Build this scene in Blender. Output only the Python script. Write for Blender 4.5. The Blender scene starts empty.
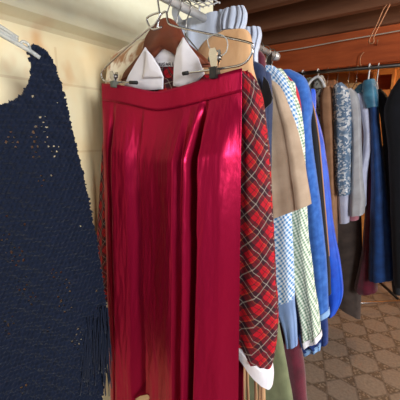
import bpy, bmesh, math, random
from mathutils import Vector, noise
random.seed(7)
sc = bpy.context.scene
col = sc.collection
V = Vector

# ------------------------------------------------------------------ camera
FPX, YH, XV = 314.0, 135.0, 424.0
PITCH = math.atan((200 - YH) / FPX)
YAW = math.atan((XV - 200) / math.hypot(FPX, 200 - YH))
CAM = V((0, 0, 1.5))
Fw = V((-math.sin(YAW) * math.cos(PITCH), math.cos(YAW) * math.cos(PITCH), -math.sin(PITCH)))
Rt = V((math.cos(YAW), math.sin(YAW), 0))
Up = Rt.cross(Fw)
cd = bpy.data.cameras.new('camera')
cd.sensor_width = 36
cd.lens = FPX / 400 * 36
cd.clip_start = 0.02
cam = bpy.data.objects.new('camera', cd)
col.objects.link(cam)
cam.location = CAM
cam.rotation_euler = (math.pi / 2 - PITCH, 0, YAW)
sc.camera = cam


def ray(x, y):
    return Fw + Rt * ((x - 200) / FPX) - Up * ((y - 200) / FPX)


def at(x, y, Y):            # a point on the vertical plane Y = const
    r = ray(x, y)
    return CAM + r * (Y / r.y)


def atX(x, y, X):
    r = ray(x, y)
    return CAM + r * (X / r.x)


def atZ(x, y, Z):
    r = ray(x, y)
    return CAM + r * ((Z - CAM.z) / r.z)


# ------------------------------------------------------------------ materials
def lin(c):
    return tuple(((v / 255) / 12.92 if v / 255 <= 0.04045 else ((v / 255 + 0.055) / 1.055) ** 2.4) for v in c) + (1,)


class NT:
    def __init__(s, name):
        s.m = bpy.data.materials.new(name)
        s.m.use_nodes = True
        s.t = s.m.node_tree
        s.b = s.t.nodes['Principled BSDF']

    def n(s, typ, **kw):
        o = s.t.nodes.new(typ)
        for k, v in kw.items():
            setattr(o, k, v)
        return o

    def put(s, sock, v):
        if hasattr(v, 'is_linked') or isinstance(v, bpy.types.NodeSocket):
            s.t.links.new(v, sock)
        else:
            sock.default_value = v

    def math(s, op, a, b=0.0, c=0.0):
        o = s.n('ShaderNodeMath', operation=op)
        s.put(o.inputs[0], a)
        s.put(o.inputs[1], b)
        s.put(o.inputs[2], c)
        return o.outputs[0]

    def mix(s, f, a, b):
        o = s.n('ShaderNodeMix', data_type='RGBA')
        s.put(o.inputs[0], f)
        s.put(o.inputs[6], a)
        s.put(o.inputs[7], b)
        return o.outputs[2]

    def uv(s, rot=0.0, sx=1.0, sy=1.0, coord='UV'):
        tc = s.n('ShaderNodeTexCoord')
        mp = s.n('ShaderNodeMapping')
        mp.inputs['Rotation'].default_value = (0, 0, rot)
        mp.inputs['Scale'].default_value = (sx, sy, 1)
        s.t.links.new(tc.outputs[coord], mp.inputs['Vector'])
        return mp.outputs[0]

    def xyz(s, v):
        o = s.n('ShaderNodeSeparateXYZ')
        s.t.links.new(v, o.inputs[0])
        return o.outputs

    def noise(s, v, scale, detail=3.0, rough=0.5):
        o = s.n('ShaderNodeTexNoise')
        s.t.links.new(v, o.inputs['Vector'])
        o.inputs['Scale'].default_value = scale
        o.inputs['Detail'].default_value = detail
        o.inputs['Roughness'].default_value = rough
        return o.outputs['Fac']

    def ramp(s, f, lo, hi):
        o = s.n('ShaderNodeMapRange')
        s.put(o.inputs[0], f)
        o.inputs[1].default_value = lo
        o.inputs[2].default_value = hi
        return o.outputs[0]

    def bump(s, h, strength=0.3, dist=0.004):
        o = s.n('ShaderNodeBump')
        o.inputs['Strength'].default_value = strength
        o.inputs['Distance'].default_value = dist
        s.put(o.inputs['Height'], h)
        s.t.links.new(o.outputs[0], s.b.inputs['Normal'])

    def fin(s, color=None, rough=0.8, metal=0.0, spec=0.3, **kw):
        if color is not None:
            s.put(s.b.inputs['Base Color'], color)
        s.put(s.b.inputs['Roughness'], rough)
        s.b.inputs['Metallic'].default_value = metal
        s.b.inputs['Specular IOR Level'].default_value = spec
        for k, v in kw.items():
            s.put(s.b.inputs[k], v)
        return s.m


def band(t, x, period, center, width):
    # 1 inside a stripe of the given width (fraction of the period)
    f = t.math('FRACT', t.math('ADD', t.math('DIVIDE', x, period), 0.5 - center + 10))
    d = t.math('ABSOLUTE', t.math('SUBTRACT', f, 0.5))
    return t.math('LESS_THAN', d, width / 2)


def cloth(name, c, c2=None, rough=0.85, scale=60, spec=0.2, sheen=0.2, bump=0.25, weave=900):
    t = NT(name)
    v = t.uv()
    n1 = t.noise(v, scale * 0.3, 4)
    c2 = c2 or tuple(max(0, int(k * 0.82)) for k in c)
    cc = t.mix(t.ramp(n1, 0.3, 0.7), lin(c2), lin(c))
    n2 = t.noise(t.uv(sx=1, sy=0.35), weave, 1)
    n3 = t.noise(t.uv(sx=1, sy=0.4), 28, 3)
    t.bump(t.math('ADD', t.math('MULTIPLY', n2, 0.25), n3), bump, 0.012)
    return t.fin(cc, rough, 0, spec, **{'Sheen Weight': sheen})


def satin(name, c, c2, rough=0.28):
    t = NT(name)
    n1 = t.noise(t.uv(sx=1, sy=0.12), 9, 2)
    cc = t.mix(n1, lin(c2), lin(c))
    w = t.noise(t.uv(sx=1, sy=0.16), 38, 4, 0.6)
    w2 = t.noise(t.uv(rot=0.5, sx=1, sy=0.5), 22, 3)
    t.bump(t.math('ADD', t.math('MULTIPLY', w, 0.5), w2), 0.36, 0.006)
    return t.fin(cc, rough, 0.5, 0.4, **{'Anisotropic': 0.3, 'Specular Tint': lin((250, 120, 165))})


def plaid(name, rot):
    t = NT(name)
    x, y, _ = t.xyz(t.uv(rot))
    P = 0.043
    base = lin((178, 14, 34))
    dark = lin((26, 24, 34))
    cc = t.mix(t.math('MULTIPLY', band(t, x, P, 0.5, 0.5), 0.72), base, dark)
    cc = t.mix(t.math('MULTIPLY', band(t, y, P, 0.5, 0.5), 0.72), cc, dark)
    for a in (x, y):
        cc = t.mix(t.math('MULTIPLY', band(t, a, P, 0.5, 0.05), 0.32), cc, lin((205, 195, 180)))
        cc = t.mix(t.math('MULTIPLY', band(t, a, P, 0.02, 0.045), 0.6), cc, lin((40, 30, 30)))
        cc = t.mix(t.math('MULTIPLY', band(t, a, P, 0.22, 0.03), 0.12), cc, lin((210, 180, 100)))
    t.bump(t.noise(t.uv(sx=1, sy=0.4), 28, 3), 0.2, 0.01)
    return t.fin(cc, 0.75, 0, 0.25)


def gingham(name, bg, c1, P, rot=0.0):
    t = NT(name)
    x, y, _ = t.xyz(t.uv(rot))
    a = band(t, x, P, 0.5, 0.5)
    b = band(t, y, P, 0.5, 0.5)
    k = t.math('MULTIPLY', t.math('ADD', a, b), 0.5)
    cc = t.mix(k, lin(bg), lin(c1))
    t.bump(t.noise(t.uv(sx=1, sy=0.4), 30, 3), 0.25, 0.012)
    return t.fin(cc, 0.85, 0, 0.2)


def simple(name, c, rough=0.5, metal=0.0, spec=0.5, **kw):
    t = NT(name)
    n1 = t.noise(t.uv(coord='Object'), 40, 2)
    c2 = tuple(int(k * 0.9) for k in c)
    return t.fin(t.mix(n1, lin(c2), lin(c)), rough, metal, spec, **kw)


def wood(name, c, c2, rot=(0, 0, 0), scale=6, stretch=(0.12, 1, 1), rough=0.7):
    t = NT(name)
    tc = t.n('ShaderNodeTexCoord')
    mp = t.n('ShaderNodeMapping')
    mp.inputs['Scale'].default_value = stretch
    t.t.links.new(tc.outputs['Object'], mp.inputs['Vector'])
    n1 = t.noise(mp.outputs[0], scale * 4, 5, 0.65)
    n2 = t.noise(mp.outputs[0], scale * 0.7, 2)
    k = t.ramp(t.math('ADD', t.math('MULTIPLY', n1, 0.6), t.math('MULTIPLY', n2, 0.5)), 0.35, 0.75)
    t.bump(n1, 0.25, 0.004)
    return t.fin(t.mix(k, lin(c2), lin(c)), rough, 0, 0.25)


M = {}
M['chrome'] = simple('chrome', (205, 205, 208), 0.22, 1.0)
M['steel'] = simple('dull_steel', (140, 138, 135), 0.35, 1.0)
M['pale_steel'] = simple('pale_steel', (206, 204, 200), 0.3, 0.35)
M['black_rubber'] = simple('black_rubber', (22, 22, 24), 0.5)
M['white_plastic'] = simple('white_plastic', (225, 228, 232), 0.35)
M['clear_plastic'] = simple('clear_plastic', (225, 228, 225), 0.18, 0, 0.6, **{'Transmission Weight': 0.55, 'IOR': 1.3})
M['hanger_wood'] = wood('hanger_wood', (136, 74, 50), (104, 52, 36), scale=9, rough=0.45)
M['red_satin'] = satin('red_satin', (160, 20, 58), (134, 12, 42), 0.3)
M['plaid'] = plaid('red_plaid', 0.9)
M['plaid_dark'] = plaid('red_plaid_body', 0.2)
M['white_cotton'] = cloth('white_cotton', (236, 232, 236), (222, 218, 226))
M['peach'] = cloth('peach_suede', (214, 172, 128), (196, 150, 106))
M['tulle'] = cloth('pale_blue_sheer', (202, 210, 226), (176, 186, 206), 0.6, bump=0.4)
M['lace'] = None
M['slate'] = cloth('slate_blue', (52, 66, 100), (38, 48, 78), 0.6)
M['black_satin'] = cloth('black_satin', (20, 20, 24), (14, 14, 17), 0.45)
M['tan'] = cloth('tan_linen', (182, 160, 138), (160, 138, 116))
M['blue_gingham'] = gingham('blue_gingham', (228, 236, 242), (60, 128, 186), 0.012, 0.5)
M['mint_gingham'] = gingham('green_gingham', (236, 240, 224), (112, 146, 122), 0.0105, 0.25)
M['cuff_blue'] = cloth('pale_blue_cotton', (140, 166, 208), (120, 146, 192))
M['red_knit'] = cloth('red_ribbed', (206, 36, 62), (170, 20, 44))
M['denim'] = cloth('blue_denim', (66, 116, 196), (44, 88, 166), 0.9, 160)
M['dark_denim'] = cloth('dark_denim', (40, 62, 124), (28, 46, 98), 0.9, 160)
M['denim_edge'] = cloth('frayed_denim', (150, 186, 226), (120, 160, 210), 0.9)
M['black'] = cloth('black_wool', (24, 25, 32), (16, 17, 22))
M['royal'] = cloth('royal_blue_nylon', (10, 88, 214), (6, 62, 180), 0.45, spec=0.4)
M['olive'] = cloth('olive_green', (124, 130, 96), (106, 112, 82))
M['burgundy'] = cloth('burgundy_velvet', (104, 18, 44), (74, 10, 30), 0.6, sheen=0.5)
M['khaki'] = cloth('khaki_cotton', (172, 172, 144), (136, 138, 112), scale=110)
M['brown_suede'] = cloth('brown_suede', (190, 144, 110), (164, 120, 88))
M['grey_cardigan'] = cloth('pale_grey_knit', (206, 206, 208), (184, 182, 184))
M['lilac'] = cloth('lilac_white', (214, 218, 238), (192, 196, 222))
M['pink_grey'] = cloth('dusty_pink', (178, 150, 150), (150, 126, 128))
M['pink_fur'] = cloth('pink_trim', (206, 140, 150), (180, 112, 124))
M['teal'] = cloth('teal_satin', (84, 156, 186), (26, 84, 118), 0.35, spec=0.6)  # lighter tone raised to put satin highlights into the colour
M['blue_velvet'] = cloth('blue_velvet', (26, 74, 138), (16, 50, 104), 0.6, spec=0.3)
M['charcoal'] = cloth('charcoal', (44, 44, 48), (30, 30, 34))
M['trousers'] = cloth('brown_trousers', (84, 72, 66), (66, 56, 52))
M['ink'] = simple('black_ink', (20, 20, 24), 0.8)
M['joist'] = wood('old_joist_wood', (138, 92, 66), (92, 58, 40), scale=5)
M['board'] = wood('old_board_wood', (138, 94, 70), (96, 62, 44), scale=5)
M['beam'] = wood('red_brown_beam', (196, 98, 50), (138, 62, 30), scale=5)
M['pine'] = wood('pine_board', (206, 140, 72), (168, 100, 46), scale=6)
M['card'] = cloth('cardboard', (196, 160, 112), (176, 140, 96))
M['cable'] = simple('cable_grey', (190, 180, 165), 0.5)
M['rust_wire'] = simple('rusty_wire', (176, 120, 84), 0.5, 0.4)


def _lace():
    t = NT('cream_floral_lace')
    v = t.uv()
    vo = t.n('ShaderNodeTexVoronoi')
    t.t.links.new(v, vo.inputs['Vector'])
    vo.inputs['Scale'].default_value = 34
    k = t.ramp(t.noise(v, 26, 3), 0.48, 0.62)
    cc = t.mix(k, lin((236, 226, 204)), lin((178, 134, 100)))
    t.bump(vo.outputs['Distance'], 0.5, 0.006)
    return t.fin(cc, 0.8, 0, 0.2)


M['lace'] = _lace()


def _sequin():
    t = NT('silver_sequin_denim')
    v = t.uv()
    vo = t.n('ShaderNodeTexVoronoi')
    t.t.links.new(v, vo.inputs['Vector'])
    vo.inputs['Scale'].default_value = 95
    x = t.xyz(vo.outputs['Color'])[0]
    k = t.math('MULTIPLY', t.math('GREATER_THAN', x, 0.55), t.ramp(t.noise(v, 12, 2), 0.36, 0.5))
    cc = t.mix(k, lin((112, 138, 166)), lin((228, 232, 236)))
    t.bump(vo.outputs['Distance'], 0.5, 0.008)
    return t.fin(cc, t.math('SUBTRACT', 0.8, t.math('MULTIPLY', k, 0.45)), 0.1, 0.5)


M['sequin'] = _sequin()


def _flower():
    t = NT('grey_flower_print')
    k = t.ramp(t.noise(t.uv(), 42, 2), 0.52, 0.58)
    t.bump(t.noise(t.uv(sx=1, sy=0.4), 28, 3), 0.25, 0.012)
    return t.fin(t.mix(k, lin((164, 164, 156)), lin((66, 62, 66))), 0.85, 0, 0.2)


M['flower'] = _flower()


def _crochet():
    t = NT('navy_crochet_yarn')
    v = t.uv()
    n1 = t.noise(v, 120, 3)
    n2 = t.noise(v, 1400, 1)
    cc = t.mix(n1, lin((12, 17, 30)), lin((22, 32, 54)))
    t.bump(n2, 0.4, 0.002)
    return t.fin(cc, 0.9, 0, 0.15, **{'Sheen Weight': 0.08})


M['yarn'] = _crochet()


def _wall():
    t = NT('painted_block_wall')
    v = t.uv(coord='Object')
    x, y, z = t.xyz(v)
    n = t.noise(v, 3.2, 4, 0.6)
    fine = t.noise(v, 45, 4)
    up = t.ramp(z, 1.77, 1.83)
    low = t.mix(t.ramp(n, 0.35, 0.7), lin((232, 222, 186)), lin((226, 198, 148)))
    stain = t.ramp(t.noise(t.uv(coord='Object', sx=1.0, sy=1.6), 4.4, 3), 0.56, 0.72)
    low = t.mix(t.math('MULTIPLY', stain, 0.75), low, lin((206, 150, 92)))
    c = t.mix(up, low, t.mix(fine, lin((228, 231, 208)), lin((222, 222, 194))))
    # block joints every 0.2 m, running joints every 0.4 m
    zf = t.math('ABSOLUTE', t.math('SUBTRACT', t.math('FRACT', t.math('DIVIDE', t.math('ADD', z, 0.152), 0.2)), 0.5))
    jz = t.math('GREATER_THAN', zf, 0.483)
    row = t.math('FLOOR', t.math('DIVIDE', t.math('ADD', z, 0.152 + 0.1), 0.2))
    yy = t.math('ADD', t.math('DIVIDE', y, 0.4), t.math('MULTIPLY', row, 0.5))
    jy = t.math('GREATER_THAN', t.math('ABSOLUTE', t.math('SUBTRACT', t.math('FRACT', t.math('ADD', yy, 10.1)), 0.5)), 0.491)
    j = t.math('MULTIPLY', t.math('MAXIMUM', jz, jy), t.math('LESS_THAN', z, 1.76))
    c = t.mix(t.math('MULTIPLY', j, 0.28), c, lin((186, 150, 104)))
    h = t.math('SUBTRACT', t.math('MULTIPLY', fine, 0.4), t.math('MULTIPLY', j, 0.6))
    t.bump(h, 0.4, 0.006)
    return t.fin(c, 0.75, 0, 0.25)


M['wall'] = _wall()


def _floor():
    t = NT('patterned_vinyl_floor')
    v = t.uv(coord='Object')
    x, y, z = t.xyz(v)
    n1 = t.noise(v, 5, 4)
    n2 = t.noise(v, 60, 4)
    S = 0.172
    rs, dist = [], []
    tot = None
    dmin = None
    for k in range(3):
        a = math.radians(18 + 120 * k)
        q = t.math('ADD', t.math('MULTIPLY', x, math.cos(a) / S), t.math('MULTIPLY', y, math.sin(a) / S))
        n = t.math('ROUND', q)
        d = t.math('SUBTRACT', 0.5, t.math('ABSOLUTE', t.math('SUBTRACT', q, n)))
        rs.append(q)
        tot = n if tot is None else t.math('ADD', tot, n)
        dmin = d if dmin is None else t.math('MINIMUM', dmin, d)
    tri = t.math('GREATER_THAN', t.math('ABSOLUTE', tot), 0.5)
    line = t.math('LESS_THAN', dmin, 0.04)
    base = t.mix(t.ramp(n2, 0.3, 0.7), lin((154, 141, 126)), lin((128, 116, 103)))
    base = t.mix(t.math('MULTIPLY', n1, 0.5), base, lin((150, 120, 92)))
    vo = t.n('ShaderNodeTexVoronoi')
    t.t.links.new(v, vo.inputs['Vector'])
    vo.inputs['Scale'].default_value = 62
    hat = t.math('MULTIPLY', t.math('GREATER_THAN', vo.outputs['Distance'], 0.44), t.math('MULTIPLY', tri, 0.8))
    c = t.mix(hat, base, lin((78, 62, 50)))
    c = t.mix(t.math('MULTIPLY', tri, 0.12), c, lin((180, 150, 112)))
    c = t.mix(t.math('MULTIPLY', line, 0.42), c, lin((84, 72, 62)))
    t.bump(t.math('ADD', t.math('MULTIPLY', line, -0.5), n2), 0.25, 0.003)
    return t.fin(c, 0.55, 0, 0.35)


M['floor'] = _floor()


# ------------------------------------------------------------------ object helpers
def link_mesh(name, me, mat, parent=None):
    o = bpy.data.objects.new(name, me)
    col.objects.link(o)
    if mat is not None:
        me.materials.append(mat)
    if parent is not None:
        o.parent = parent
        o.matrix_parent_inverse = parent.matrix_world.inverted() if False else o.matrix_parent_inverse
        o.location = -V(parent.location) if parent.parent is None else V((0, 0, 0))
    return o


def thing(name, loc, label, cat, group=None):
    o = bpy.data.objects.new(name, None)
    o.empty_display_size = 0.05
    col.objects.link(o)
    o.location = loc
    o['label'] = label
    o['category'] = cat
    if group:
        o['group'] = group
    return o


def tag(o, label, cat, group=None):
    o['label'] = label
    o['category'] = cat
    if group:
        o['group'] = group
    return o


def struct(o):
    o['kind'] = 'structure'
    return o


def from_bm(name, bm, mat, parent=None, smooth=True):
    me = bpy.data.meshes.new(name)
    bmesh.ops.recalc_face_normals(bm, faces=bm.faces)
    bm.to_mesh(me)
    bm.free()
    if smooth:
        for p in me.polygons:
            p.use_smooth = True
    return link_mesh(name, me, mat, parent)


def box(bm, lo, hi):
    lo, hi = V(lo), V(hi)
    vs = [bm.verts.new((x, y, z)) for x in (lo.x, hi.x) for y in (lo.y, hi.y) for z in (lo.z, hi.z)]
    for f in ((0, 1, 3, 2), (4, 6, 7, 5), (0, 4, 5, 1), (2, 3, 7, 6), (0, 2, 6, 4), (1, 5, 7, 3)):
        bm.faces.new([vs[i] for i in f])


def box_obj(name, lo, hi, mat, parent=None, bevel=0.0):
    bm = bmesh.new()
    box(bm, lo, hi)
    if bevel:
        bmesh.ops.bevel(bm, geom=list(bm.edges), offset=bevel, segments=2, affect='EDGES')
    return from_bm(name, bm, mat, parent, smooth=False)


def catmull(pts, sub):
    if len(pts) < 3:
        sub_pts = []
        for i in range(len(pts) - 1):
            for s in range(sub):
                sub_pts.append(pts[i].lerp(pts[i + 1], s / sub))
        return sub_pts + [pts[-1]]
    out = []
    for i in range(len(pts) - 1):
        p0 = pts[max(i - 1, 0)]
        p1, p2 = pts[i], pts[i + 1]
        p3 = pts[min(i + 2, len(pts) - 1)]
        for s in range(sub):
            u = s / sub
            out.append(0.5 * ((2 * p1) + (p2 - p0) * u + (2 * p0 - 5 * p1 + 4 * p2 - p3) * u * u + (3 * p1 - p0 - 3 * p2 + p3) * u ** 3))
    return out + [pts[-1]]


def tube(bm, pts, r, sub=5, seg=8, taper=None, closed=False):
    pts = [V(p) for p in pts]
    P = catmull(pts, sub) if sub > 1 else pts
    rings = []
    up = V((0.13, 0.31, 0.94))
    for i, p in enumerate(P):
        d = (P[min(i + 1, len(P) - 1)] - P[max(i - 1, 0)]).normalized()
        a = d.cross(up)
        if a.length < 0.05:
            a = d.cross(V((1, 0, 0)))
        a.normalize()
        b = d.cross(a).normalized()
        rr = r if taper is None else r * (1 + (taper - 1) * i / (len(P) - 1))
        rings.append([bm.verts.new(p + (a * math.cos(2 * math.pi * k / seg) + b * math.sin(2 * math.pi * k / seg)) * rr) for k in range(seg)])
    for i in range(len(rings) - 1):
        for k in range(seg):
            bm.faces.new((rings[i][k], rings[i][(k + 1) % seg], rings[i + 1][(k + 1) % seg], rings[i + 1][k]))
    bm.faces.new(rings[0][::-1])
    bm.faces.new(rings[-1])


def tube_obj(name, pts, r, mat, parent=None, **kw):
    bm = bmesh.new()
    tube(bm, pts, r, **kw)
    return from_bm(name, bm, mat, parent)


def loft(name, rows, mat, parent=None, seg=40, sub=6, fold=(0.0, 0.012), k=5, seed=0, top=True, bottom=False, sharp=0.7):
    """cloth tube. rows = (centre, half width vector, half depth vector). The folds grow from fold[0] at the top to fold[1] at the hem."""
    C = catmull([V(r[0]) for r in rows], sub)
    A = catmull([V(r[1]) for r in rows], sub)
    B = catmull([V(r[2]) for r in rows], sub)
    rnd = random.Random(seed)
    ph = [rnd.uniform(0, 6.28) for _ in range(4)]
    bm = bmesh.new()
    uvl = bm.loops.layers.uv.new('UVMap')
    rings = []
    coords = {}
    n = len(C)
    wref = max(a.length for a in A)
    vlen = 0.0
    for i in range(n):
        v = i / (n - 1)
        amp = fold[0] + (fold[1] - fold[0]) * v
        if i:
            vlen += (C[i] - C[i - 1]).length
        bh = B[i].normalized() if B[i].length > 1e-6 else V((0, 1, 0))
        ah = A[i].normalized()
        ring = []
        for j in range(seg):
            th = 2 * math.pi * j / seg
            ct, st = math.cos(th), math.sin(th)
            x = math.copysign(abs(ct) ** sharp, ct)
            y = math.copysign(abs(st) ** sharp, st)
            s = ct
            w = 0.55 * math.sin(k * s * 2.1 + ph[0] + 0.5 * v) + 0.3 * math.sin(k * s * 4.3 + ph[1] - 0.8 * v) + 0.2 * math.sin(k * 7.1 * s + ph[2])
            p = C[i] + A[i] * x + B[i] * y + bh * (amp * w * (1 - 0.6 * abs(ct) ** 4))
            nz = noise.noise(V((p.x * 9, p.y * 9 + seed, p.z * 5)))
            p += bh * (0.4 * amp * nz) + ah * (0.35 * amp * noise.noise(V((p.z * 14, seed * 3.1, 0.3 * ct))))
            vt = bm.verts.new(p)
            coords[vt] = (th, vlen)
            ring.append(vt)
        rings.append(ring)
    per = 2.2 * wref
    for i in range(n - 1):
        for j in range(seg):
            j2 = (j + 1) % seg
            f = bm.faces.new((rings[i][j], rings[i][j2], rings[i + 1][j2], rings[i + 1][j]))
            for lp, (jj, ii) in zip(f.loops, ((j, i), (j + 1, i), (j + 1, i + 1), (j, i + 1))):
                th = 2 * math.pi * jj / seg
                u = wref * (math.cos(th) if th <= math.pi + 1e-6 else math.cos(th))
                lp[uvl].uv = (u + (0.5 if th > math.pi + 1e-3 else 0), coords[rings[ii][0]][1])
    if top:
        bm.faces.new(rings[0])
    if bottom:
        bm.faces.new(rings[-1][::-1])
    return from_bm(name, bm, mat, parent)


def prow(rows, Y, depth, mirror=None):
    """rows given as the left and right edge (in degrees of view of the garment's own plane Y) -> loft rows"""
    out = []
    m = len(rows)
    for i, (xl, yl, xr, yr) in enumerate(rows):
        L, R = at(xl, yl, Y), at(xr, yr, Y)
        d = depth if not isinstance(depth, (list, tuple)) else depth[0] + (depth[1] - depth[0]) * i / (m - 1)
        c, a = (L + R) / 2, (R - L) / 2
        if mirror is not None:
            c = V((2 * mirror - c.x, c.y, c.z))
            a = V((a.x, a.y, -a.z))
        out.append((c, a, V((0, d, 0))))
    return out


def leaf(name, poly, mat, parent=None, thick=0.004, bulge=0.006, n=V((0, 1, 0))):
    """a flat piece of cloth cut to an outline (world points), given real thickness and a soft bulge"""
    bm = bmesh.new()
    uvl = bm.loops.layers.uv.new('UVMap')
    vs = [bm.verts.new(p) for p in poly]
    f = bm.faces.new(vs)
    bmesh.ops.triangulate(bm, faces=[f])
    for _ in range(3):
        bmesh.ops.subdivide_edges(bm, edges=list(bm.edges), cuts=1, use_grid_fill=True)
    be = [e for e in bm.edges if e.is_boundary]
    bv = [v for v in bm.verts if v.is_boundary]
    scale = max((p - poly[0]).length for p in poly)
    for v in bm.verts:
        if not v.is_boundary:
            d = min((v.co - b.co).length for b in bv)
            v.co = v.co - n * (bulge * min(1, 3.5 * d / scale))
    for fc in bm.faces:
        for lp in fc.loops:
            lp[uvl].uv = (lp.vert.co.x + lp.vert.co.y, lp.vert.co.z)
    r = bmesh.ops.extrude_face_region(bm, geom=list(bm.faces))
    for e in r['geom']:
        if isinstance(e, bmesh.types.BMVert):
            e.co = e.co + n * thick
    return from_bm(name, bm, mat, parent)


def pxs(pts, Y):
    return [at(x, y, Y) for x, y in pts]


# ------------------------------------------------------------------ the room
WX = -0.90
LEDGE = 1.795


def wall_left():
    # lower wall, sloped ledge, upper wall standing 3 cm prouder: one profile swept along Y
    prof = [(WX - 0.2, 0), (WX, 0), (WX, LEDGE - 0.012), (WX + 0.012, LEDGE - 0.002), (WX + 0.045, LEDGE + 0.012), (WX + 0.05, LEDGE + 0.022), (WX + 0.05, 2.5), (WX - 0.2, 2.5)]
    bm = bmesh.new()
    a = [bm.verts.new((x, -1.6, z)) for x, z in prof]
    b = [bm.verts.new((x, 1.32, z)) for x, z in prof]
    m = len(prof)
    for i in range(m):
        j = (i + 1) % m
        bm.faces.new((a[i], a[j], b[j], b[i]))
    bm.faces.new(a[::-1])
    bm.faces.new(b)
    return struct(from_bm('wall_left', bm, M['wall'], smooth=False))


wall_left()
struct(box_obj('floor', (-3.2, -1.6, -0.1), (3.4, 3.9, 0), M['floor']))
# ceiling boards above the joists
bm = bmesh.new()
y = -1.6
while y < 3.9:
    box(bm, (-3.2, y, 2.44), (3.4, y + 0.137, 2.465))
    y += 0.14
struct(from_bm('ceiling', bm, M['board'], smooth=False))
i = 0
for Y in (-1.3, -0.9, -0.5, -0.1, 0.3, 0.7, 1.1, 1.5, 1.9, 2.28):
    i += 1
    struct(box_obj('trim_%d' % i, (-3.1, Y - 0.03, 2.235), (3.4, Y + 0.03, 2.445), M['joist'], bevel=0.004))
struct(box_obj('trim_%d' % (i + 1), (-3.1, 2.66, 2.0), (3.4, 2.80, 2.235), M['beam'], bevel=0.006))
struct(box_obj('trim_%d' % (i + 2), (-3.1, 2.62, 2.235), (3.4, 2.82, 2.43), M['joist'], bevel=0.004))
# far wall of boards
bm = bmesh.new()
x = -3.1
while x < 3.4:
    box(bm, (x, 3.7, 0), (x + 0.172, 3.75, 2.44))
    x += 0.175
struct(from_bm('wall_back', bm, M['pine'], smooth=False))

struct(box_obj('wall_side', (-3.2, 1.32, 0), (-3.1, 3.75, 2.44), M['board']))
struct(box_obj('wall_inner', (-3.2, 1.22, 0), (WX - 0.2, 1.32, 2.44), M['board']))

# ------------------------------------------------------------------ front clothes rail
XR, ZR = -0.548, 1.823
rk = thing('clothes_rail', (XR, 0.4, 0), 'chrome clothes rail with a round end cap carrying the red skirt and shirts', 'clothes rail')
tube_obj('rod', [(XR, -0.45, ZR), (XR, 1.34, ZR)], 0.011, M['pale_steel'], rk, sub=1, seg=14)
bm = bmesh.new()
tube(bm, [(XR, 1.32, ZR), (XR, 1.35, ZR)], 0.0165, sub=1, seg=16)
from_bm('end_cap', bm, M['pale_steel'], rk)
for py in (-0.4, 1.27):
    tube_obj('post', [(XR, py, 0.03), (XR, py, ZR)], 0.012, M['steel'], rk, sub=1, seg=10)
    tube_obj('foot', [(XR - 0.22, py, 0.02), (XR + 0.14, py, 0.02)], 0.014, M['steel'], rk, sub=1, seg=10)


def hook_path(Y, neck, x=None, rod=None):
    x = XR if x is None else x
    z = ZR if rod is None else rod
    r = 0.019
    pts = [V((x - r * 0.9, Y, z + 0.0))]
    for a in (150, 110, 70, 30, 0, -30):
        pts.append(V((x + r * math.cos(math.radians(a)), Y, z + r * math.sin(math.radians(a)))))
    pts.append(V((x + 0.004, Y, z - 0.032)))
    pts.append(V((x, Y, neck)))
    return pts


def wire_hanger(Y, holds, half=0.135, mat='steel', r=0.0018):
    t = thing('wire_hanger', (XR, Y, ZR), 'thin wire hanger inside the ' + holds, 'hanger', 'wire hangers on the front rail')
    neck = ZR - 0.065
    tube_obj('hook', hook_path(Y, neck), r, M[mat], t, sub=3, seg=6)
    tube_obj('frame', [(XR, Y, neck), (XR - half * 0.5, Y, neck - 0.07), (XR - half, Y, neck - 0.13), (XR - half + 0.015, Y, neck - 0.145),
                       (XR, Y, neck - 0.145), (XR + half - 0.015, Y, neck - 0.145), (XR + half, Y, neck - 0.13), (XR + half * 0.5, Y, neck - 0.07), (XR, Y, neck)], r, M[mat], t, sub=4, seg=6)
    return t


def body(name, Y, mat, parent, hem, half=0.2, flare=1.1, depth=0.028, seed=1, fold=0.012, neck=None, k=5, xc=XR):
    nz = (ZR - 0.07) if neck is None else neck
    rows = [(V((xc, Y, nz)), V((0.045, 0, 0)), V((0, 0.012, 0))),
            (V((xc, Y, nz - 0.03)), V((0.10, 0, 0)), V((0, 0.02, 0))),
            (V((xc, Y, nz - 0.075)), V((half * 0.86, 0, 0)), V((0, 0.022, 0))),
            (V((xc, Y, nz - 0.13)), V((half, 0, 0)), V((0, depth, 0))),
            (V((xc, Y, (nz + hem) / 2)), V((half * (1 + flare) / 2, 0, 0)), V((0, depth, 0))),
            (V((xc, Y, hem)), V((half * flare, 0, 0)), V((0, depth, 0)))]
    return loft(name, rows, M[mat], parent, seed=seed, fold=(0.002, fold), k=k)


def sleeves(rows, Y, mat, parent, depth=(0.018, 0.026), seed=3, fold=(0.001, 0.006), k=3, name='sleeve', mirror=True, **kw):
    o = loft(name, prow(rows, Y, depth), M[mat] if isinstance(mat, str) else mat, parent, seed=seed, fold=fold, k=k, seg=32, **kw)
    if mirror:
        loft(name, prow(rows, Y, depth, mirror=XR), M[mat] if isinstance(mat, str) else mat, parent, seed=seed + 1, fold=fold, k=k, seg=20, **kw)
    return o


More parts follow.
